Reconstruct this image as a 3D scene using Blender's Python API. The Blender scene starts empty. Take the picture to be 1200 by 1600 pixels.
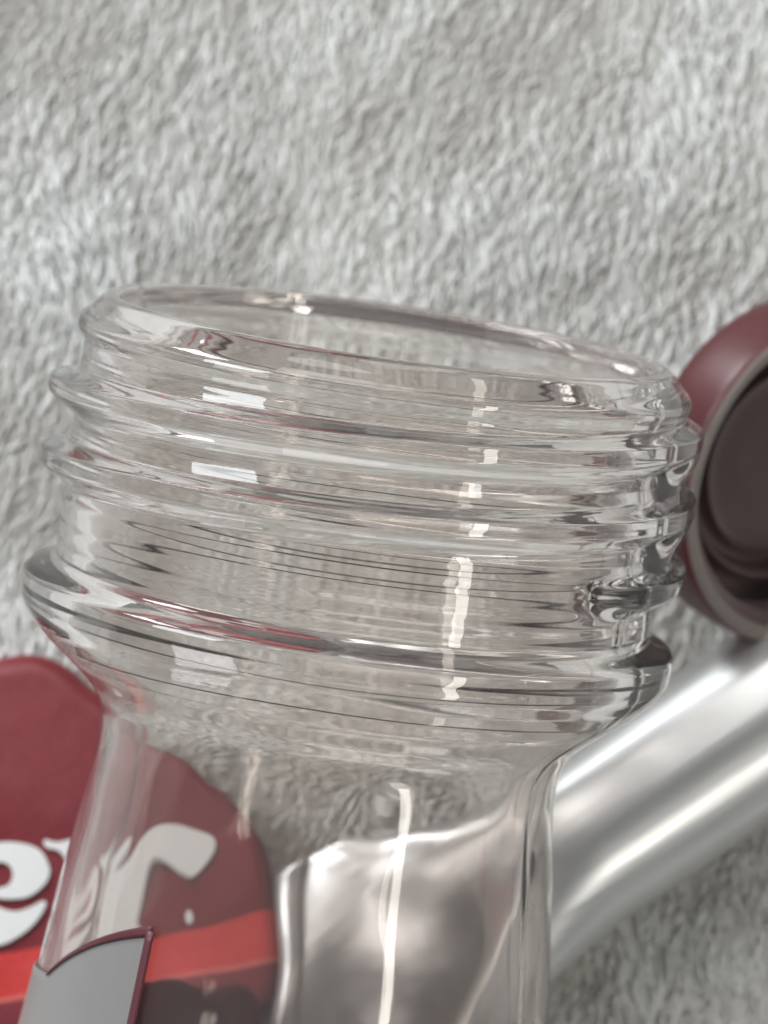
import bpy, bmesh, math, random
import numpy as np
from mathutils import Vector, Matrix
from mathutils.geometry import tessellate_polygon

random.seed(7)
rng = np.random.default_rng(7)
scene = bpy.context.scene
C = scene.collection
R = math.radians
MM = 0.001
PX = 0.04 * MM            # one photograph pixel at the bottle = 0.04 mm

# ------------------------------------------------------------------ camera
PITCH = R(80)
fwd = Vector((0, math.cos(PITCH), -math.sin(PITCH)))
up = Vector((0, math.sin(PITCH), math.cos(PITCH)))
right = Vector((1, 0, 0))
FOC = 8000.0              # focal length in photograph pixels
DIST = 0.32
LEAN, TIP = R(8.2), R(7.6)
axis = (math.cos(TIP) * (math.sin(LEAN) * right + math.cos(LEAN) * up) - math.sin(TIP) * fwd).normalized()
BOT_LEN = 1640 * PX
base_h = 450 * PX * math.sqrt(1 - axis.z ** 2) + 0.0005
rim = Vector((0, 0, base_h + BOT_LEN * axis.z))
cam_loc = rim - DIST * (fwd + up * ((800 - 515) / FOC) + right * (8 / FOC))

cam_d = bpy.data.cameras.new('camera')
cam = bpy.data.objects.new('camera', cam_d)
C.objects.link(cam)
cam.matrix_world = Matrix.Translation(cam_loc) @ Matrix((right, up, -fwd)).transposed().to_4x4()
cam_d.sensor_fit = 'VERTICAL'
cam_d.sensor_height = 36.0
cam_d.sensor_width = 27.0
cam_d.lens = 36.0 * FOC / 1600.0
cam_d.clip_start = 0.01
cam_d.clip_end = 20
cam_d.dof.use_dof = True
cam_d.dof.focus_distance = 0.306
cam_d.dof.aperture_fstop = 46
scene.camera = cam

# ------------------------------------------------------------------ light
scene.view_settings.view_transform = 'Standard'
scene.view_settings.look = 'None'
scene.view_settings.gamma = 1.0
scene.view_settings.exposure = -0.38
world = bpy.data.worlds.new('World')
scene.world = world
world.use_nodes = True
bg = world.node_tree.nodes['Background']
bg.inputs['Color'].default_value = (0.95, 0.97, 1.0, 1)
bg.inputs['Strength'].default_value = 0.18

def lamp(name, d, dist, sx, sy, radiance, col, roll=None):
    l = bpy.data.lights.new(name, 'AREA')
    l.shape = 'RECTANGLE'; l.size = sx; l.size_y = sy
    l.energy = radiance * sx * sy * math.pi
    l.color = col
    o = bpy.data.objects.new(name, l); C.objects.link(o)
    d = d.normalized()
    z = d
    y = (axis - z * axis.dot(z)).normalized()
    x = y.cross(z)
    m = Matrix((x, y, z)).transposed().to_4x4()
    o.matrix_world = Matrix.Translation(Vector((0, 0, 0.03)) + d * dist) @ m
    return o

view = -fwd
side = axis.cross(view).normalized()           # to the right in the picture
perp = side.cross(axis).normalized()           # out of the bottle's front
if side.x < 0: side = -side
if perp.dot(view) < 0: perp = -perp
def around(az, ax):
    return math.cos(R(ax)) * (math.cos(R(az)) * perp + math.sin(R(az)) * side) + math.sin(R(ax)) * axis
lamp('window_light', around(-56, 19), 1.0, 0.46, 0.38, 17.0, (0.91, 0.96, 1.0))
lamp('strip_light', around(41, -12), 1.0, 0.085, 0.70, 16.0, (1.0, 0.96, 0.88))
lamp('ceiling_light', around(-20, 58), 1.3, 0.9, 0.9, 4.5, (1.0, 0.98, 0.95))
lamp('far_window', Vector((-0.58, 0.80, 0.20)), 1.4, 0.50, 0.24, 28.0, (0.95, 0.98, 1.0))

# ------------------------------------------------------------------ cycles
scene.cycles.max_bounces = 32
scene.cycles.transmission_bounces = 32
scene.cycles.glossy_bounces = 8
scene.cycles.diffuse_bounces = 4
scene.cycles.transparent_max_bounces = 16
scene.cycles.caustics_refractive = True
scene.cycles.caustics_reflective = True
scene.cycles.blur_glossy = 0.3
scene.cycles.sample_clamp_indirect = 8.0
scene.cycles.use_denoising = True

# ------------------------------------------------------------------ helpers
def mat(name):
    m = bpy.data.materials.new(name); m.use_nodes = True
    nt = m.node_tree
    return m, nt, nt.nodes['Principled BSDF']

def link_obj(name, me, parent=None, m=None):
    o = bpy.data.objects.new(name, me); C.objects.link(o)
    if m: me.materials.append(m)
    if parent is not None: o.parent = parent
    return o

def thing(name, label, cat, mw, group=None):
    o = bpy.data.objects.new(name, None); C.objects.link(o)
    o.empty_display_size = 0.01
    o.matrix_world = mw
    o['label'] = label; o['category'] = cat
    if group: o['group'] = group
    return o

def mesh_np(name, v, f, smooth=True, normals=None):
    """v (n,3), f (m,k) arrays -> mesh"""
    me = bpy.data.meshes.new(name)
    v = np.asarray(v, dtype=np.float32); f = np.asarray(f, dtype=np.int32)
    k = f.shape[1]
    me.vertices.add(len(v)); me.vertices.foreach_set('co', v.ravel())
    me.loops.add(f.size); me.loops.foreach_set('vertex_index', f.ravel())
    me.polygons.add(len(f))
    me.polygons.foreach_set('loop_start', np.arange(0, f.size, k, dtype=np.int32))
    me.polygons.foreach_set('use_smooth', np.full(len(f), smooth))
    me.update(calc_edges=True)
    me.validate()
    if normals is not None:
        me.normals_split_custom_set_from_vertices(np.asarray(normals, dtype=np.float32).tolist())
    return me

def pix(x, y, z):
    """the point at height z seen at photograph pixel (x, y)"""
    d = fwd + right * ((x - 600) / FOC) + up * ((800 - y) / FOC)
    return cam_loc + d * ((z - cam_loc.z) / d.z)

def catmull(pts, n, closed=False):
    P = np.array(pts, float); m = len(P); out = []
    segs = m if closed else m - 1
    for i in range(segs):
        if closed: a, b, c, d = P[(i-1) % m], P[i], P[(i+1) % m], P[(i+2) % m]
        else: a, b, c, d = P[max(i-1, 0)], P[i], P[i+1], P[min(i+2, m-1)]
        for k in range(n):
            t = k / n
            out.append(0.5*((2*b)+(-a+c)*t+(2*a-5*b+4*c-d)*t*t+(-a+3*b-3*c+d)*t**3))
    if not closed: out.append(P[-1])
    return np.array(out)

def field(x, y, seed, wl, n=24):
    """smooth random field, about -1..1, wavelength wl"""
    g = np.random.default_rng(seed); s = np.zeros_like(x)
    for _ in range(n):
        a = g.uniform(0, 2*np.pi); w = wl * g.uniform(0.6, 1.7); p = g.uniform(0, 2*np.pi)
        s += np.sin((np.cos(a)*x+np.sin(a)*y)*2*np.pi/w+p)
    return s / math.sqrt(n) / 1.2

# ------------------------------------------------------------------ materials
# clear plastic
clear, nt, b = mat('clear_plastic')
b.inputs['Base Color'].default_value = (0.918, 0.880, 0.856, 1)
b.inputs['Transmission Weight'].default_value = 0.980
b.inputs['IOR'].default_value = 1.48
b.inputs['Roughness'].default_value = 0.022
tc = nt.nodes.new('ShaderNodeTexCoord')
nz = nt.nodes.new('ShaderNodeTexNoise'); nz.inputs['Scale'].default_value = 160; nz.inputs['Detail'].default_value = 5; nz.inputs['Distortion'].default_value = 0.6
mr = nt.nodes.new('ShaderNodeMapRange')
mr.inputs['From Min'].default_value = 0.45; mr.inputs['From Max'].default_value = 0.72
mr.inputs['To Min'].default_value = 0.004; mr.inputs['To Max'].default_value = 0.024
nt.links.new(tc.outputs['Object'], nz.inputs['Vector']); nt.links.new(nz.outputs['Fac'], mr.inputs['Value'])
nt.links.new(mr.outputs['Result'], b.inputs['Roughness'])

# towel
towel_m, nt, b = mat('towel_cotton')
att = nt.nodes.new('ShaderNodeAttribute'); att.attribute_name = 'tone'
ramp = nt.nodes.new('ShaderNodeValToRGB')
ramp.color_ramp.elements[0].color = (0.55, 0.53, 0.495, 1)
ramp.color_ramp.elements[1].color = (0.76, 0.775, 0.755, 1)
nt.links.new(att.outputs['Fac'], ramp.inputs['Fac'])
nt.links.new(ramp.outputs['Color'], b.inputs['Base Color'])
b.inputs['Roughness'].default_value = 0.75
b.inputs['Specular IOR Level'].default_value = 0.3
b.inputs['Sheen Weight'].default_value = 0.15

sheet_m, nt, b = mat('towel_backing')
tc = nt.nodes.new('ShaderNodeTexCoord')
nz = nt.nodes.new('ShaderNodeTexNoise'); nz.inputs['Scale'].default_value = 700; nz.inputs['Detail'].default_value = 5
ramp = nt.nodes.new('ShaderNodeValToRGB')
ramp.color_ramp.elements[0].color = (0.60, 0.60, 0.58, 1)
ramp.color_ramp.elements[1].color = (0.76, 0.77, 0.76, 1)
bump = nt.nodes.new('ShaderNodeBump'); bump.inputs['Distance'].default_value = 0.001; bump.inputs['Strength'].default_value = 0.8
nt.links.new(tc.outputs['Object'], nz.inputs['Vector'])
nt.links.new(nz.outputs['Fac'], ramp.inputs['Fac']); nt.links.new(ramp.outputs['Color'], b.inputs['Base Color'])
nt.links.new(nz.outputs['Fac'], bump.inputs['Height']); nt.links.new(bump.outputs['Normal'], b.inputs['Normal'])
b.inputs['Roughness'].default_value = 0.9

# silver tube
silver, nt, b = mat('brushed_silver')
b.inputs['Base Color'].default_value = (0.66, 0.67, 0.67, 1)
b.inputs['Metallic'].default_value = 0.72
tc = nt.nodes.new('ShaderNodeTexCoord'); mp = nt.nodes.new('ShaderNodeMapping'); mp.inputs['Scale'].default_value = (90, 1500, 1500)
nz = nt.nodes.new('ShaderNodeTexNoise'); nz.inputs['Scale'].default_value = 1.0; nz.inputs['Detail'].default_value = 4
bump = nt.nodes.new('ShaderNodeBump'); bump.inputs['Distance'].default_value = 0.00006; bump.inputs['Strength'].default_value = 0.5
mr = nt.nodes.new('ShaderNodeMapRange'); mr.inputs['To Min'].default_value = 0.27; mr.inputs['To Max'].default_value = 0.40
nt.links.new(tc.outputs['Object'], mp.inputs['Vector']); nt.links.new(mp.outputs['Vector'], nz.inputs['Vector'])
nt.links.new(nz.outputs['Fac'], bump.inputs['Height']); nt.links.new(bump.outputs['Normal'], b.inputs['Normal'])
nt.links.new(nz.outputs['Fac'], mr.inputs['Value']); nt.links.new(mr.outputs['Result'], b.inputs['Roughness'])

def plain(name, col, rough=0.4, spec=0.5, coat=0.0, grain=0.0):
    m, nt, b = mat(name)
    b.inputs['Roughness'].default_value = rough
    b.inputs['Specular IOR Level'].default_value = spec
    b.inputs['Coat Weight'].default_value = coat
    b.inputs['Coat Roughness'].default_value = 0.12
    tc = nt.nodes.new('ShaderNodeTexCoord')
    nz = nt.nodes.new('ShaderNodeTexNoise'); nz.inputs['Scale'].default_value = 900; nz.inputs['Detail'].default_value = 4
    mx = nt.nodes.new('ShaderNodeMix'); mx.data_type = 'RGBA'
    mx.inputs['A'].default_value = tuple(c*(1-grain) for c in col)+(1,)
    mx.inputs['B'].default_value = tuple(c*(1+grain) for c in col)+(1,)
    nt.links.new(tc.outputs['Object'], nz.inputs['Vector'])
    nt.links.new(nz.outputs['Fac'], mx.inputs['Factor'])
    nt.links.new(mx.outputs['Result'], b.inputs['Base Color'])
    return m
cap_m = plain('maroon_plastic', (0.085, 0.014, 0.017), 0.36, 0.5, 0.0, 0.15)
cap_face_m = plain('hazed_maroon_plastic', (0.120, 0.080, 0.080), 0.22, 0.5, 0.0, 0.12)  # brown-grey: haze reflected inside the maroon cap is put into the colour
cap_rim_m = plain('pale_cap_rim', (0.22, 0.19, 0.175), 0.35, 0.5, 0.0, 0.1)  # rim paler and greyer than the maroon shell
white_m = plain('white_print', (0.80, 0.81, 0.80), 0.45, 0.4, 0.0, 0.02)
dark_print = plain('dark_maroon_print', (0.075, 0.010, 0.014), 0.45, 0.4, 0.0, 0.05)
grey_film = plain('grey_label_film', (0.225, 0.215, 0.21), 0.42, 0.4, 0.0, 0.04)
sleeve_film = plain('added_sleeve_film', (0.150, 0.028, 0.038), 0.42, 0.4, 0.0, 0.08)
maroon_film = plain('maroon_label_edge', (0.10, 0.022, 0.030), 0.4, 0.4, 0.0, 0.05)

# ------------------------------------------------------------------ towel
S = 0.5
n = 60
gx, gy = np.meshgrid(np.linspace(-S, S, n), np.linspace(-S, S, n))
gz = np.full_like(gx, -0.00075)
v = np.stack([gx.ravel(), gy.ravel(), gz.ravel()], 1)
idx = np.arange(n*n).reshape(n, n)
f = np.stack([idx[:-1, :-1].ravel(), idx[:-1, 1:].ravel(), idx[1:, 1:].ravel(), idx[1:, :-1].ravel()], 1)
towel = link_obj('towel', mesh_np('towel', v, f), None, sheet_m)
towel['kind'] = 'structure'
towel['label'] = 'pale grey towel spread flat under everything'

def make_pile():
    c = pix(600, 800, 0)
    hx, hy = 0.046, 0.056
    sp = 0.00036
    nx, ny = int(2*hx/sp), int(2*hy/sp)
    X, Y = np.meshgrid(np.arange(nx)*sp-hx, np.arange(ny)*sp-hy)
    X = (X + rng.uniform(-.5, .5, X.shape)*sp*1.3).ravel(); Y = (Y + rng.uniform(-.5, .5, Y.shape)*sp*1.3).ravel()
    N = len(X)
    big = field(X, Y, 3, 0.022); mid = field(X, Y, 4, 0.0065); sm = field(X, Y, 5, 0.0022)
    ang = R(76) + 0.24*big + 0.17*mid + 0.12*sm + rng.normal(0, 0.13, N)
    L = 0.0026*(1+0.25*rng.normal(0, 1, N)).clip(0.5, 1.7)*(1+0.15*mid)
    H = 0.00054*(1+0.16*field(X, Y, 6, 0.0035)+0.25*rng.normal(0, 1, N)).clip(0.35, 2.0)*(1+0.38*big)
    rad = 0.00015*(1+0.25*rng.normal(0, 1, N)).clip(0.55, 1.6)
    K, Q = 5, 3
    u = np.linspace(0, 1, K)
    dx, dy = np.cos(ang), np.sin(ang)
    wob = rng.normal(0, 0.00012, (N, K)); curl = rng.normal(0, 0.00045, N)
    lat = wob + curl[:, None]*(u**2)[None]
    hor = L[:, None]*(u[None]-0.3)
    z = -0.0009 + H[:, None]*np.sin(np.pi*(0.10+0.72*u))[None] + rng.normal(0, 0.00006, (N, K))
    px = X[:, None]+dx[:, None]*hor-dy[:, None]*lat
    py = Y[:, None]+dy[:, None]*hor+dx[:, None]*lat
    P = np.stack([px+c.x, py+c.y, z], 2)
    T = np.gradient(P, axis=1); T /= np.linalg.norm(T, axis=2, keepdims=True)
    A = np.stack([-dy, dx, np.zeros(N)], 1)[:, None].repeat(K, 1)
    B = np.cross(T, A); B /= np.linalg.norm(B, axis=2, keepdims=True)
    prof = np.array([0.75, 1.05, 1.15, 1.0, 0.12])
    rr = rad[:, None]*prof[None]
    V = np.zeros((N, K, Q, 3))
    for q in range(Q):
        t = 2*np.pi*q/Q
        V[:, :, q] = P + rr[..., None]*(np.cos(t)*A*1.15+np.sin(t)*B)
    base = (np.arange(N)*K*Q)[:, None]
    loc = []
    for k in range(K-1):
        for q in range(Q):
            q2 = (q+1) % Q
            loc.append([k*Q+q, k*Q+q2, (k+1)*Q+q2, (k+1)*Q+q])
    loc = np.array(loc)
    F = (base[:, :, None]+loc[None]).reshape(-1, 4)
    me = mesh_np('towel_pile', V.reshape(-1, 3), F)
    tone = (0.5+0.18*rng.normal(0, 1, N)+0.34*big+0.15*mid).clip(0, 1)
    a = me.attributes.new('tone', 'FLOAT', 'POINT')
    a.data.foreach_set('value', np.repeat(tone, K*Q).astype(np.float32))
    o = link_obj('towel_pile', me, None, towel_m)
    o['kind'] = 'stuff'
    o['label'] = 'soft pale grey pile of short loops covering the towel'
    o['category'] = 'towel pile'
make_pile()

# ------------------------------------------------------------------ bottle
base_c = rim - axis * BOT_LEN
mw = Matrix((side, perp, axis)).transposed()
if mw.determinant() < 0:
    mw = Matrix((-side, perp, axis)).transposed(); SX = -1
else:
    SX = 1
bottle = thing('clear_bottle', 'clear plastic bottle with an open threaded mouth, lying in front of everything else',
               'bottle', Matrix.Translation(base_c) @ mw.to_4x4())

OUT = [(0, 438), (3, 446), (9, 453), (24, 467), (40, 481), (54, 483), (68, 475), (80, 469), (110, 469), (250, 470), (400, 470),
       (415, 471), (424, 478), (430, 495), (437, 508), (447, 515), (464, 516), (490, 511), (515, 495), (542, 468), (570, 434), (602, 397),
       (625, 378), (654, 367), (700, 364), (760, 369), (850, 382), (960, 396), (1100, 412), (1250, 430), (1420, 446), (1590, 450),
       (1618, 444), (1634, 428), (1640, 405)]
INN = [(0, 432), (3, 425), (12, 421), (60, 420), (200, 421), (400, 421), (450, 424), (480, 432), (510, 432), (545, 412), (590, 368), (625, 349), (660, 341),
       (720, 342), (850, 358), (1100, 391), (1420, 424), (1570, 426), (1600, 414), (1612, 380)]
def prof(tab, s):
    t = np.array(tab, float)
    c = catmull(t, 16)
    # make monotone in s for interpolation
    o = np.argsort(c[:, 0], kind='stable')
    return np.interp(s, c[o, 0], c[o, 1])

def thread_bump(s, ph):
    """helical ridge; ph in radians from the front, to the right"""
    out = np.zeros_like(s)
    deg = np.degrees(ph) % 360
    for turn in range(3):
        a = deg + 360*turn
        sc = 313 - 111*(a-90)/360
        k = np.clip((a-44)/26, 0, 1)*np.clip((842-a)/45, 0, 1)
        k = k*k*(3-2*k)
        e_ = s-sc
        d = np.where(e_ < 0, -e_/24, e_/54)
        w = np.where(d < 1, np.clip((1-d)*1.35, 0, 1), 0)
        w = w*w*(3-2*w)
        fil = np.where(e_ < 0, 10*np.clip(1+e_/46, 0, 1)**1.25, 0)
        out = np.maximum(out, k*(45*w+fil*(1-w)))
    w = np.clip((deg-66)/10, 0, 1)*np.clip((116-deg)/10, 0, 1); w = w*w*(3-2*w)
    v = np.clip((s-66)/24, 0, 1)*np.clip((322-s)/26, 0, 1); v = v*v*(3-2*v)
    return np.maximum(out, 33*w*v*(1-0.25*np.cos((s-60)/18)))

def seam(ph, centre, width):
    d = (np.degrees(ph)-centre+180) % 360-180
    return np.exp(-(d/width)**2)

NP_ = 400
ph = np.arange(NP_)*2*np.pi/NP_
s_out = np.unique(np.concatenate([np.linspace(0, 60, 26), np.linspace(60, 360, 260), np.linspace(360, 700, 130), np.linspace(700, 1560, 90), np.linspace(1560, 1640, 24)]))
s_inn = np.unique(np.concatenate([np.linspace(0, 60, 22), np.linspace(60, 660, 110), np.linspace(660, 1560, 70), np.linspace(1560, 1612, 14)]))

def ripple(s, ph, seed, amp):
    g = np.random.default_rng(seed); o = np.zeros_like(s); o1 = np.zeros_like(s)
    for _ in range(9):
        wl = g.uniform(18, 60); kk = 0; o1 += np.sin(2*np.pi*s/wl+kk*ph+g.uniform(0, 6.28))*wl/40
    for _ in range(6):
        kk = g.integers(2, 9); wl = g.uniform(260, 700); o += 1.1*np.sin(kk*ph+2*np.pi*s/wl+g.uniform(0, 6.28))
    fine = np.clip((600-s)/80, 0, 1)
    return amp*(o1*fine*0.80+o)

Sg, Pg = np.meshgrid(s_out, ph, indexing='ij')
TB = thread_bump(Sg, Pg)
Ro = prof(OUT, Sg) + TB
wall_mask = np.clip((Sg-20)/40, 0, 1)*np.clip((1600-Sg)/40, 0, 1)
Ro += wall_mask*(ripple(Sg, Pg, 11, 0.16) + 3.0*seam(Pg, 62, 0.8)+3.0*seam(Pg, 242, 0.8))
Si, Pi = np.meshgrid(s_inn, ph, indexing='ij')
Ri = prof(INN, Si) + np.clip((Si-20)/40, 0, 1)*np.clip((1560-Si)/40, 0, 1)*ripple(Si, Pi, 12, 0.28)

def ring_xyz(s, r, p):
    return np.stack([SX*r*np.sin(p)*PX, r*np.cos(p)*PX, (1640-s)*PX], -1)
def flutes(s, p, seed, amp):
    g = np.random.default_rng(seed); o = np.zeros_like(s)
    for _ in range(10):
        kk = g.integers(9, 26); wl = g.uniform(160, 480); o += np.sin(kk*p+2*np.pi*s/wl*g.choice([-1, 1])+g.uniform(0, 6.28))*12/kk
    return amp*o*np.clip((s-600)/60, 0, 1)*np.clip((1560-s)/60, 0, 1)
Ri += flutes(Si, Pi, 21, 0.15); Ro += flutes(Sg, Pg, 31, 0.05)
VO = ring_xyz(Sg, Ro, Pg); VI = ring_xyz(Si, Ri, Pi)
# one closed sheet: base outside centre -> outer wall up -> lip -> inner wall down -> inner centre
nO, nI = len(s_out), len(s_inn)
pole_o = np.array([[0, 0, 0.0022]]); pole_i = np.array([[0, 0, (1640-1612)*PX+0.0022]])
mids = []
rows = [VO[k] for k in range(nO-1, -1, -1)] + [VI[k] for k in range(nI)]
row_s = [s_out[k] for k in range(nO-1, -1, -1)] + [s_inn[k] for k in range(nI)]
row_t = [TB[k] for k in range(nO-1, -1, -1)] + [np.zeros(NP_) for k in range(nI)]
# base rings to the axis
bo = []
for q, fr in enumerate((0.04, 0.25, 0.5, 0.75, 0.92)):
    ring = VO[-1].copy(); ring[:, :2] *= fr; ring[:, 2] = 0.0022*(1-fr**2); bo.append(ring)
bi = []
for q, fr in enumerate((0.9, 0.7, 0.45, 0.2, 0.04)):
    ring = VI[-1].copy(); ring[:, :2] *= fr; ring[:, 2] = VI[-1][0, 2]+0.0022*(1-fr**2); bi.append(ring)
rows = bo + rows + bi
row_s = [1700]*5 + row_s + [1700]*5
row_t = [np.zeros(NP_)]*5 + row_t + [np.zeros(NP_)]*5
G = np.array(rows)                                   # (rows, NP_, 3)
nR = len(G)
dR = np.gradient(G, axis=0)
dP = np.roll(G, -1, 1)-np.roll(G, 1, 1)
NN = np.cross(dR, dP); NN /= np.linalg.norm(NN, axis=2, keepdims=True)+1e-12
# outward test at mid outer wall
k0 = 5+nO//2
out_dir = G[k0, :, :2]
if (NN[k0, :, :2]*out_dir).sum() < 0: NN = -NN; FLIP = True
else: FLIP = False
row_s = np.array(row_s); TBr = np.array(row_t)
fs = 0.5*(row_s[:-1]+row_s[1:])
ridge = np.maximum(TBr[:-1], TBr[1:])
ridge = np.maximum(ridge, np.roll(ridge, -1, 1))
part_id = np.zeros((nR-1, NP_), int)
names = ['lip', 'screw_thread', 'threaded_wall', 'support_ring', 'neck', 'body', 'base']
for r in range(nR-1):
    s = fs[r]
    inner = r >= 5+nO
    if s < 62: p = 0
    elif s < 419: p = 2
    elif s < 560: p = 3
    elif s < 1100: p = 4
    elif s < 1612 if inner else s < 1634: p = 5
    else: p = 6
    part_id[r] = p
    if p in (0, 2) and not inner:
        part_id[r][ridge[r] > 1.0] = 1
flatN = NN.reshape(-1, 3); flatV = G.reshape(-1, 3)
gi = np.arange(nR*NP_).reshape(nR, NP_)
qa, qb = gi[:-1], gi[1:]
quads = np.stack([qa, np.roll(qa, -1, 1), np.roll(qb, -1, 1), qb], -1)
if not FLIP: quads = quads[..., ::-1]
# orientation check: geometric normal must agree with NN
a, b_, c_ = flatV[quads[k0, 3, 0]], flatV[quads[k0, 3, 1]], flatV[quads[k0, 3, 2]]
if np.dot(np.cross(b_-a, c_-a), NN[k0, 3]) < 0: quads = quads[..., ::-1]
for pid, nm in enumerate(names):
    q = quads[part_id == pid]
    if not len(q): continue
    used, inv = np.unique(q, return_inverse=True)
    fv = flatV[used]; fn = flatN[used]
    fq = inv.reshape(q.shape)
    me = mesh_np(nm, fv, fq, True, fn)
    o = link_obj(nm, me, bottle, clear)
    if nm == 'base':
        # close the two small holes on the axis
        bm = bmesh.new(); bm.from_mesh(me)
        es = [e for e in bm.edges if e.is_boundary and all(v.co.xy.length < 0.002 for v in e.verts)]
        bmesh.ops.holes_fill(bm, edges=es, sides=0)
        bm.to_mesh(me); bm.free()

# label film stuck on the bottle's lower left
PS = np.linspace(0, 1640, 1641); PR = prof(OUT, PS)
def on_bottle(s, p, lift):
    r = float(np.interp(s, PS, PR)) + lift
    return (SX*r*math.sin(p)*PX, r*math.cos(p)*PX, (1640-s)*PX)
def label_top(d):      # degrees -> s of the label's cut upper edge
    t = (-34.7-d)/26.3
    return 924 + 60*t + 38*t*t
def patch(name, fn, nu, nv, lift, m, parent, thick=3.0):
    vs, fs_ = [], []
    for lay in (lift, lift+thick):
        for i in range(nu+1):
            for j in range(nv+1):
                d, s = fn(i/nu, j/nv); vs.append(on_bottle(s, R(d), lay))
    w = nv+1; off = (nu+1)*w
    for i in range(nu):
        for j in range(nv):
            q = [i*w+j, i*w+j+1, (i+1)*w+j+1, (i+1)*w+j]
            fs_.append(q[::-1]); fs_.append([k+off for k in q])
    ring = [i*w for i in range(nu)]+[nu*w+j for j in range(nv)]+[i*w+nv for i in range(nu, 0, -1)]+[j for j in range(nv, 0, -1)]
    for k in range(len(ring)):
        a, b = ring[k], ring[(k+1) % len(ring)]
        fs_.append([a, b, b+off, a+off])
    me = bpy.data.meshes.new(name); me.from_pydata(vs, [], fs_); me.update()
    bm = bmesh.new(); bm.from_mesh(me); bmesh.ops.recalc_face_normals(bm, faces=bm.faces); bm.to_mesh(me); bm.free()
    me.polygons.foreach_set('use_smooth', [True]*len(me.polygons))
    return link_obj(name, me, parent, m)
def sleeve_uv(u, w):
    d = -180+u*359.9
    top = 1260-105*max(0, min(1, (d+176)/6))*max(0, min(1, (-84-d)/14)) + 10*math.sin(d*0.31)*math.sin(d*0.11)
    return d, top*(1-w)+w*1552
patch('added_sleeve', sleeve_uv, 120, 6, 1.0, sleeve_film, bottle, 1.2)  # label wrap mostly out of view, added for dark maroon refractions in the threads
lab = patch('label', lambda u, w: (-34.7-u*60, label_top(-34.7-u*60*1.0)*(1-w)+w*1420) if u < .55 else (-34.7-u*60, (label_top(-34.7-33)+ (u-.55)*60)*(1-w)+w*1420), 40, 24, 2.5, grey_film, bottle)
patch('label_edge', lambda u, w: (-34.2-u*34, label_top(-34.2-u*34)-2+w*(17-14*u)), 30, 3, 6.5, maroon_film, lab)
patch('label_edge', lambda u, w: (-33.6-w*2.0, 930+u*490), 30, 3, 7.5, maroon_film, lab)

# ------------------------------------------------------------------ maroon packet with the white lettering
ZP = 0.0045
outline = [(437, 1528), (434, 1450), (420, 1350), (398, 1285), (345, 1222), (250, 1150), (150, 1076), (105, 1038), (55, 1018), (-10, 1026),
           (-120, 1062), (-260, 1130), (-330, 1230), (-345, 1400), (-340, 1560), (-280, 1680), (-120, 1705), (120, 1700), (300, 1690), (372, 1660), (392, 1592), (422, 1566)]
pc = pix(60, 1380, 0)
packet = thing('maroon_packet', 'dark maroon packet with white lettering and a bright red band, partly behind the bottle', 'packet', Matrix.Translation((pc.x, pc.y, 0)))
def pk(x, y, z):
    p = pix(x, y, z); return np.array([p.x-pc.x, p.y-pc.y, z])
o2 = catmull(outline, 8, True)
P2 = np.array([pk(x, y, ZP)[:2] for x, y in o2])
def inset(P, d):
    t = np.roll(P, -1, 0)-np.roll(P, 1, 0); t /= np.linalg.norm(t, axis=1, keepdims=True)
    nrm = np.stack([-t[:, 1], t[:, 0]], 1)
    ar = np.sum(P[:, 0]*np.roll(P[:, 1], -1)-np.roll(P[:, 0], -1)*P[:, 1])
    return P + nrm*d*(1 if ar > 0 else -1)
rows = []; rf = 0.0016
for k in range(9):
    t = math.pi/2*k/8
    rows.append((inset(P2, rf*(1-math.sin(t+0)) if False else rf*(1-math.cos(t))), ZP-rf+rf*math.sin(t)))
rows = [(inset(P2, 0.0010), 0.0), (inset(P2, 0.0003), 0.0006)] + rows
vs = [(x, y, z) for Pk, z in rows for x, y in Pk]
n = len(P2); fs_ = []
for k in range(len(rows)-1):
    for i in range(n):
        j = (i+1) % n
        fs_.append((k*n+i, k*n+j, (k+1)*n+j, (k+1)*n+i))
top = rows[-1][0]; off = (len(rows)-1)*n
for tri in tessellate_polygon([[Vector((x, y, 0)) for x, y in top]]): fs_.append(tuple(off+i for i in tri))
for tri in tessellate_polygon([[Vector((x, y, 0)) for x, y in rows[0][0]]]): fs_.append(tuple(tri))
me = bpy.data.meshes.new('packet_body'); me.from_pydata(vs, [], fs_); me.update()
bm = bmesh.new(); bm.from_mesh(me); bmesh.ops.recalc_face_normals(bm, faces=bm.faces); bm.to_mesh(me); bm.free()
me.polygons.foreach_set('use_smooth', [True]*len(me.polygons))
pm, nt, b = mat('maroon_packet_print')
b.inputs['Roughness'].default_value = 0.38
tc = nt.nodes.new('ShaderNodeTexCoord'); sep = nt.nodes.new('ShaderNodeSeparateXYZ')
nt.links.new(tc.outputs['Object'], sep.inputs['Vector'])
# signed distance down the packet from the band's upper edge
p0, p1 = pk(0, 1490, ZP), pk(430, 1415, ZP); q0 = pk(0, 1567, ZP)
dirv = (p1-p0)[:2]; dirv /= np.linalg.norm(dirv); nv = np.array([dirv[1], -dirv[0]])
wid = float(np.dot((q0-p0)[:2], nv))
dot = nt.nodes.new('ShaderNodeVectorMath'); dot.operation = 'DOT_PRODUCT'; dot.inputs[1].default_value = (nv[0], nv[1], 0)
nt.links.new(tc.outputs['Object'], dot.inputs[0])
mr = nt.nodes.new('ShaderNodeMapRange'); mr.clamp = False
o0 = float(np.dot(p0[:2], nv))
mr.inputs['From Min'].default_value = o0-wid; mr.inputs['From Max'].default_value = o0+2*wid
nt.links.new(dot.outputs['Value'], mr.inputs['Value'])
rp = nt.nodes.new('ShaderNodeValToRGB'); rp.color_ramp.interpolation = 'CONSTANT'
e = rp.color_ramp.elements
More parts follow.
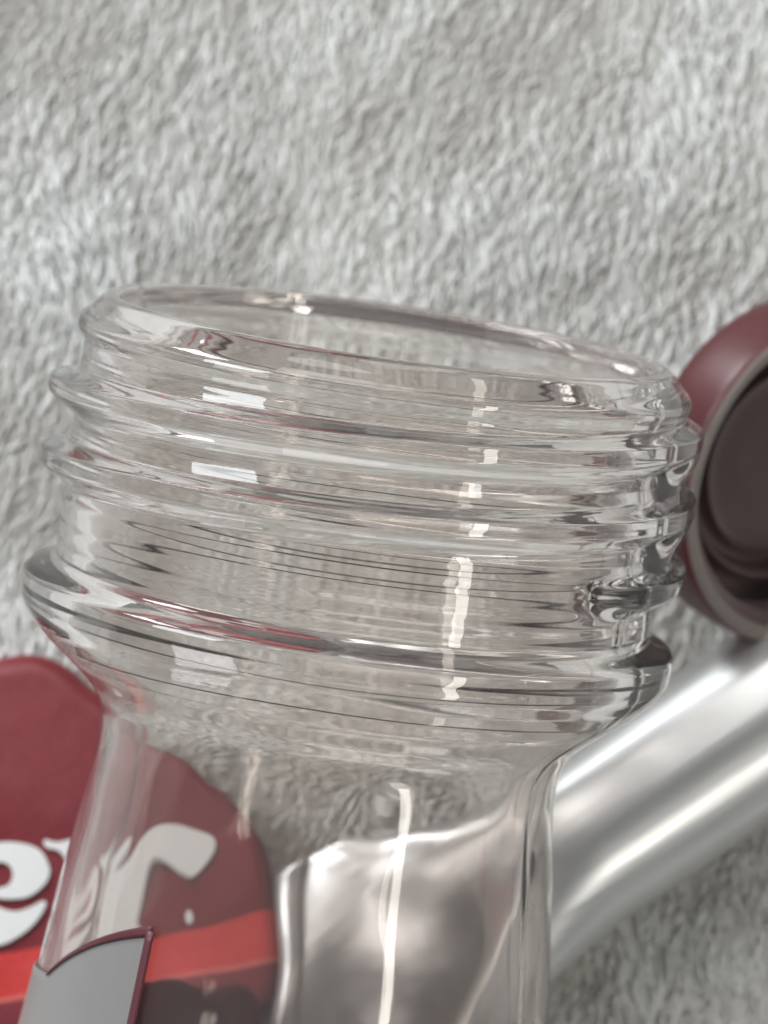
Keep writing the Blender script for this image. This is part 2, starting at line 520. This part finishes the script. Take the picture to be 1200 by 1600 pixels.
e[0].position = 0; e[0].color = (0.190, 0.021, 0.028, 1)
e[1].position = 1/3; e[1].color = (0.62, 0.055, 0.050, 1)
x = e.new(0.635); x.color = (0.70, 0.16, 0.14, 1)
x = e.new(2/3); x.color = (0.22, 0.034, 0.045, 1)
nt.links.new(mr.outputs['Result'], rp.inputs['Fac']); 
ng = nt.nodes.new('ShaderNodeTexNoise'); ng.inputs['Scale'].default_value = 2600; ng.inputs['Detail'].default_value = 3
nb = nt.nodes.new('ShaderNodeTexNoise'); nb.inputs['Scale'].default_value = 130; nb.inputs['Detail'].default_value = 4
nt.links.new(tc.outputs['Object'], ng.inputs['Vector']); nt.links.new(tc.outputs['Object'], nb.inputs['Vector'])
sm_ = nt.nodes.new('ShaderNodeMath'); sm_.operation = 'ADD'
nt.links.new(ng.outputs['Fac'], sm_.inputs[0]); nt.links.new(nb.outputs['Fac'], sm_.inputs[1])
gr = nt.nodes.new('ShaderNodeMapRange'); gr.inputs['From Min'].default_value = 0.6; gr.inputs['From Max'].default_value = 1.4
gr.inputs['To Min'].default_value = 0.80; gr.inputs['To Max'].default_value = 1.18
nt.links.new(sm_.outputs['Value'], gr.inputs['Value'])
vm = nt.nodes.new('ShaderNodeVectorMath'); vm.operation = 'SCALE'
nt.links.new(rp.outputs['Color'], vm.inputs[0]); nt.links.new(gr.outputs['Result'], vm.inputs['Scale'])
nt.links.new(vm.outputs['Vector'], b.inputs['Base Color'])
rr_ = nt.nodes.new('ShaderNodeMapRange'); rr_.inputs['From Min'].default_value = 0.35; rr_.inputs['From Max'].default_value = 0.65
rr_.inputs['To Min'].default_value = 0.28; rr_.inputs['To Max'].default_value = 0.50
nt.links.new(nb.outputs['Fac'], rr_.inputs['Value']); nt.links.new(rr_.outputs['Result'], b.inputs['Roughness'])
bp_ = nt.nodes.new('ShaderNodeBump'); bp_.inputs['Distance'].default_value = 0.0012; bp_.inputs['Strength'].default_value = 0.25
nt.links.new(nb.outputs['Fac'], bp_.inputs['Height']); nt.links.new(bp_.outputs['Normal'], b.inputs['Normal'])
link_obj('packet_body', me, packet, pm)

def print_shape(name, loops, z0, z1, m, parent):
    """flat print of its own small thickness: outer loop then holes, in photograph pixels"""
    L3 = [[Vector(tuple(pk(x, y, ZP)[:2])+(0,)) for x, y in lp] for lp in loops]
    flat = [p for lp in L3 for p in lp]; nn = len(flat)
    vs = [(p.x, p.y, z0) for p in flat]+[(p.x, p.y, z1) for p in flat]
    fs_ = []
    for t in tessellate_polygon(L3): fs_.append([nn+i for i in t]); fs_.append(list(t)[::-1])
    o = 0
    for lp in L3:
        k = len(lp)
        for i in range(k): fs_.append([o+i, o+(i+1) % k, nn+o+(i+1) % k, nn+o+i])
        o += k
    me = bpy.data.meshes.new(name); me.from_pydata(vs, [], fs_); me.update()
    bm = bmesh.new(); bm.from_mesh(me); bmesh.ops.recalc_face_normals(bm, faces=bm.faces); bm.to_mesh(me); bm.free()
    return link_obj(name, me, parent, m)
# letter e: bowl, bar and open tail
e_out = catmull([(76, 1352), (62, 1328), (30, 1317), (-10, 1318), (-52, 1338), (-78, 1375), (-84, 1415), (-70, 1452), (-38, 1476), (0, 1477),
                 (34, 1460), (58, 1438), (72, 1414), (66, 1408), (46, 1418), (22, 1424), (-4, 1416), (-14, 1402), (10, 1405), (42, 1402), (66, 1386), (77, 1368)], 6, True)
e_hole = catmull([(20, 1366), (14, 1352), (0, 1347), (-16, 1354), (-24, 1372), (-22, 1386), (-4, 1388), (14, 1382)], 6, True)
r_out = catmull([(70, 1312), (92, 1316), (138, 1304), (146, 1312), (146, 1346), (170, 1318), (210, 1296), (262, 1288), (306, 1296), (318, 1318), (306, 1346), (286, 1358),
                 (262, 1350), (240, 1340), (212, 1350), (190, 1380), (184, 1420), (200, 1440), (206, 1452), (140, 1462), (84, 1470), (86, 1456), (104, 1446), (106, 1400), (104, 1350), (92, 1330), (72, 1324)], 5, True)
dotm = catmull([(296, 1418), (290, 1407), (283, 1408), (279, 1418), (284, 1428), (292, 1427)], 5, True)
def shift(L, dx, dy): return [(x+dx, y+dy) for x, y in L]
for lp in ([e_out, e_hole], [r_out]):
    print_shape('letter_shadow', [shift(l, 4, 7) for l in lp], ZP+0.00002, ZP+0.00005, dark_print, packet)
    print_shape('letter', lp, ZP+0.00006, ZP+0.00012, white_m, packet)
print_shape('printed_mark', [dotm], ZP+0.00006, ZP+0.00012, white_m, packet)

# ------------------------------------------------------------------ silver tube
RT = 0.0059
def tube_pt(t, z):      # t pixels along the axis from (870, 1347), to the upper right
    return pix(870+0.827*t, 1347-0.561*t, z)
cA, cB = tube_pt(-500, 0.0055), tube_pt(600, 0.0055)
tdir = (cB-cA); tlen = tdir.length; tdir.normalize()
tz = Vector((0, 0, 1)); ty = tz.cross(tdir).normalized()
tm = Matrix((tdir, ty, tz)).transposed().to_4x4()
tube = thing('silver_tube', 'shiny silver tube lying diagonally across the towel behind the bottle neck', 'tube', Matrix.Translation((cA.x, cA.y, 0)) @ tm)
NS, NC = 90, 72
def crumple(x, y):
    return 0.4*(0.00045*math.sin(y*520+x*230+0.6)+0.00040*math.sin(y*310-x*540+2.0)+0.00022*math.sin(y*1150+x*820)+0.0016*(y/0.0098)*0.5)
vs = np.zeros((NS, NC, 3))
for i in range(NS):
    u = i/(NS-1); xx = u*tlen
    k = min(1, max(0, xx/(0.024))); k = k*k*(3-2*k)
    hw = 0.0098*(1-k)+RT*k; hh = 0.0005*(1-k)+RT*k
    zc = 0.0048*(1-k)+RT*k
    if u > 0.97:
        q = (u-0.97)/0.03; sc = math.sqrt(max(0.0, 1-(q*0.8)**2)); hw *= sc; hh *= sc
    for j in range(NC):
        a = 2*math.pi*j/NC
        dent = 1+(0.004*math.sin(2*a+xx*220)+0.0045*math.sin(7*a+1.0+xx*20)+0.003*math.sin(12*a+2.2-xx*30))*k
        ca, sa = math.cos(a), math.sin(a)
        pw = 0.8+0.2*k
        vs[i, j] = (xx + 0.66*(1-k)*hw*ca, hw*math.copysign(abs(ca)**pw, ca)*dent, zc+hh*sa*dent + (1-k)*crumple(xx, hw*ca))
gi = np.arange(NS*NC).reshape(NS, NC)
fq = np.stack([gi[:-1], np.roll(gi[:-1], -1, 1), np.roll(gi[1:], -1, 1), gi[1:]], -1).reshape(-1, 4)
me = mesh_np('tube_body', vs.reshape(-1, 3), fq)
bm = bmesh.new(); bm.from_mesh(me); bmesh.ops.holes_fill(bm, edges=[e for e in bm.edges if e.is_boundary], sides=0)
bmesh.ops.recalc_face_normals(bm, faces=bm.faces); bm.to_mesh(me); bm.free()
link_obj('tube_body', me, tube, silver)
# folded crimp at the flat end
vs, fs_ = [], []
NY = 48
sec = [(-0.0010, -0.0006), (-0.0012, 0.0), (-0.0010, 0.0006), (-0.0002, 0.0009), (0.0008, 0.0009), (0.0012, 0.0005), (0.0012, -0.0005), (0.0008, -0.0009), (-0.0002, -0.0009)]
for i in range(NY+1):
    y = (i/NY*2-1)*0.0099
    for dx, dz in sec: vs.append((dx+0.66*y, y, 0.0048+dz+crumple(0, y)))
m_ = len(sec)
for i in range(NY):
    for q in range(m_): fs_.append((i*m_+q, i*m_+(q+1) % m_, (i+1)*m_+(q+1) % m_, (i+1)*m_+q))
fs_.append(tuple(range(m_))); fs_.append(tuple(NY*m_+q for q in range(m_))[::-1])
me = bpy.data.meshes.new('crimp'); me.from_pydata(vs, [], fs_); me.update()
bm = bmesh.new(); bm.from_mesh(me); bmesh.ops.recalc_face_normals(bm, faces=bm.faces); bm.to_mesh(me); bm.free()
me.polygons.foreach_set('use_smooth', [True]*len(me.polygons))
link_obj('crimp', me, tube, silver)

# ------------------------------------------------------------------ maroon cap
RC, DC = 0.0119, 0.0064
nrm = (math.cos(R(40))*view + math.sin(R(40))*(0.88*right-0.48*up).normalized()).normalized()
zc = RC*math.sqrt(1-nrm.z**2)+DC*nrm.z
fc = pix(1292, 752, zc)
cx = up.cross(nrm).normalized(); cy = nrm.cross(cx)
capw = Matrix.Translation(fc - nrm*DC) @ Matrix((cx, cy, nrm)).transposed().to_4x4()
cap = thing('bottlecap', 'round dark maroon plastic cap beside the bottle mouth, above the silver tube', 'bottle cap', capw)
def lathe(name, pts, m, nseg=128, rib=None):
    pts = np.array(pts); a = np.arange(nseg)*2*np.pi/nseg
    r = pts[:, 0][:, None]*np.ones(nseg)
    if rib is not None: r = rib(pts, a, r)
    V = np.stack([r*np.cos(a), r*np.sin(a), pts[:, 1][:, None]*np.ones(nseg)], -1)
    g = np.arange(V.shape[0]*nseg).reshape(V.shape[0], nseg)
    F = np.stack([g[:-1], np.roll(g[:-1], -1, 1), np.roll(g[1:], -1, 1), g[1:]], -1).reshape(-1, 4)
    me = mesh_np(name, V.reshape(-1, 3), F)
    bm = bmesh.new(); bm.from_mesh(me); bmesh.ops.recalc_face_normals(bm, faces=bm.faces); bm.to_mesh(me); bm.free()
    return link_obj(name, me, cap, m)
sh = catmull([(0.0001, 0.0), (0.0070, 0.0), (RC-0.0016, 0.0002), (RC-0.0004, 0.0010), (RC, 0.0024), (RC, DC-0.0009), (RC-0.0002, DC-0.0002)], 8)
lathe('shell', sh, cap_m)
rm = catmull([(RC-0.00019, DC-0.0002), (RC-0.0005, DC), (RC-0.0010, DC-0.0001), (RC-0.0013, DC-0.0005)], 6)
lathe('rim', rm, cap_rim_m)
wl = [(RC-0.0013, DC-0.0005)]
for k in range(3):
    z0 = DC-0.0010-k*0.0013
    wl += [(RC-0.0014, z0), (RC-0.0020, z0-0.0003), (RC-0.0020, z0-0.0006), (RC-0.0014, z0-0.0009)]
wl += [(RC-0.0015, 0.0013), (RC-0.0024, 0.0010)]
lathe('inner_wall', catmull(wl, 5), cap_face_m)
ln = catmull([(RC-0.0024, 0.0010), (0.0086, 0.0011), (0.0083, 0.0022), (0.0079, 0.0023), (0.0075, 0.0011), (0.0070, 0.0011), (0.0066, 0.0021), (0.0062, 0.0011), (0.0030, 0.0010), (0.0001, 0.0010)], 8)
lathe('liner', ln, cap_face_m)
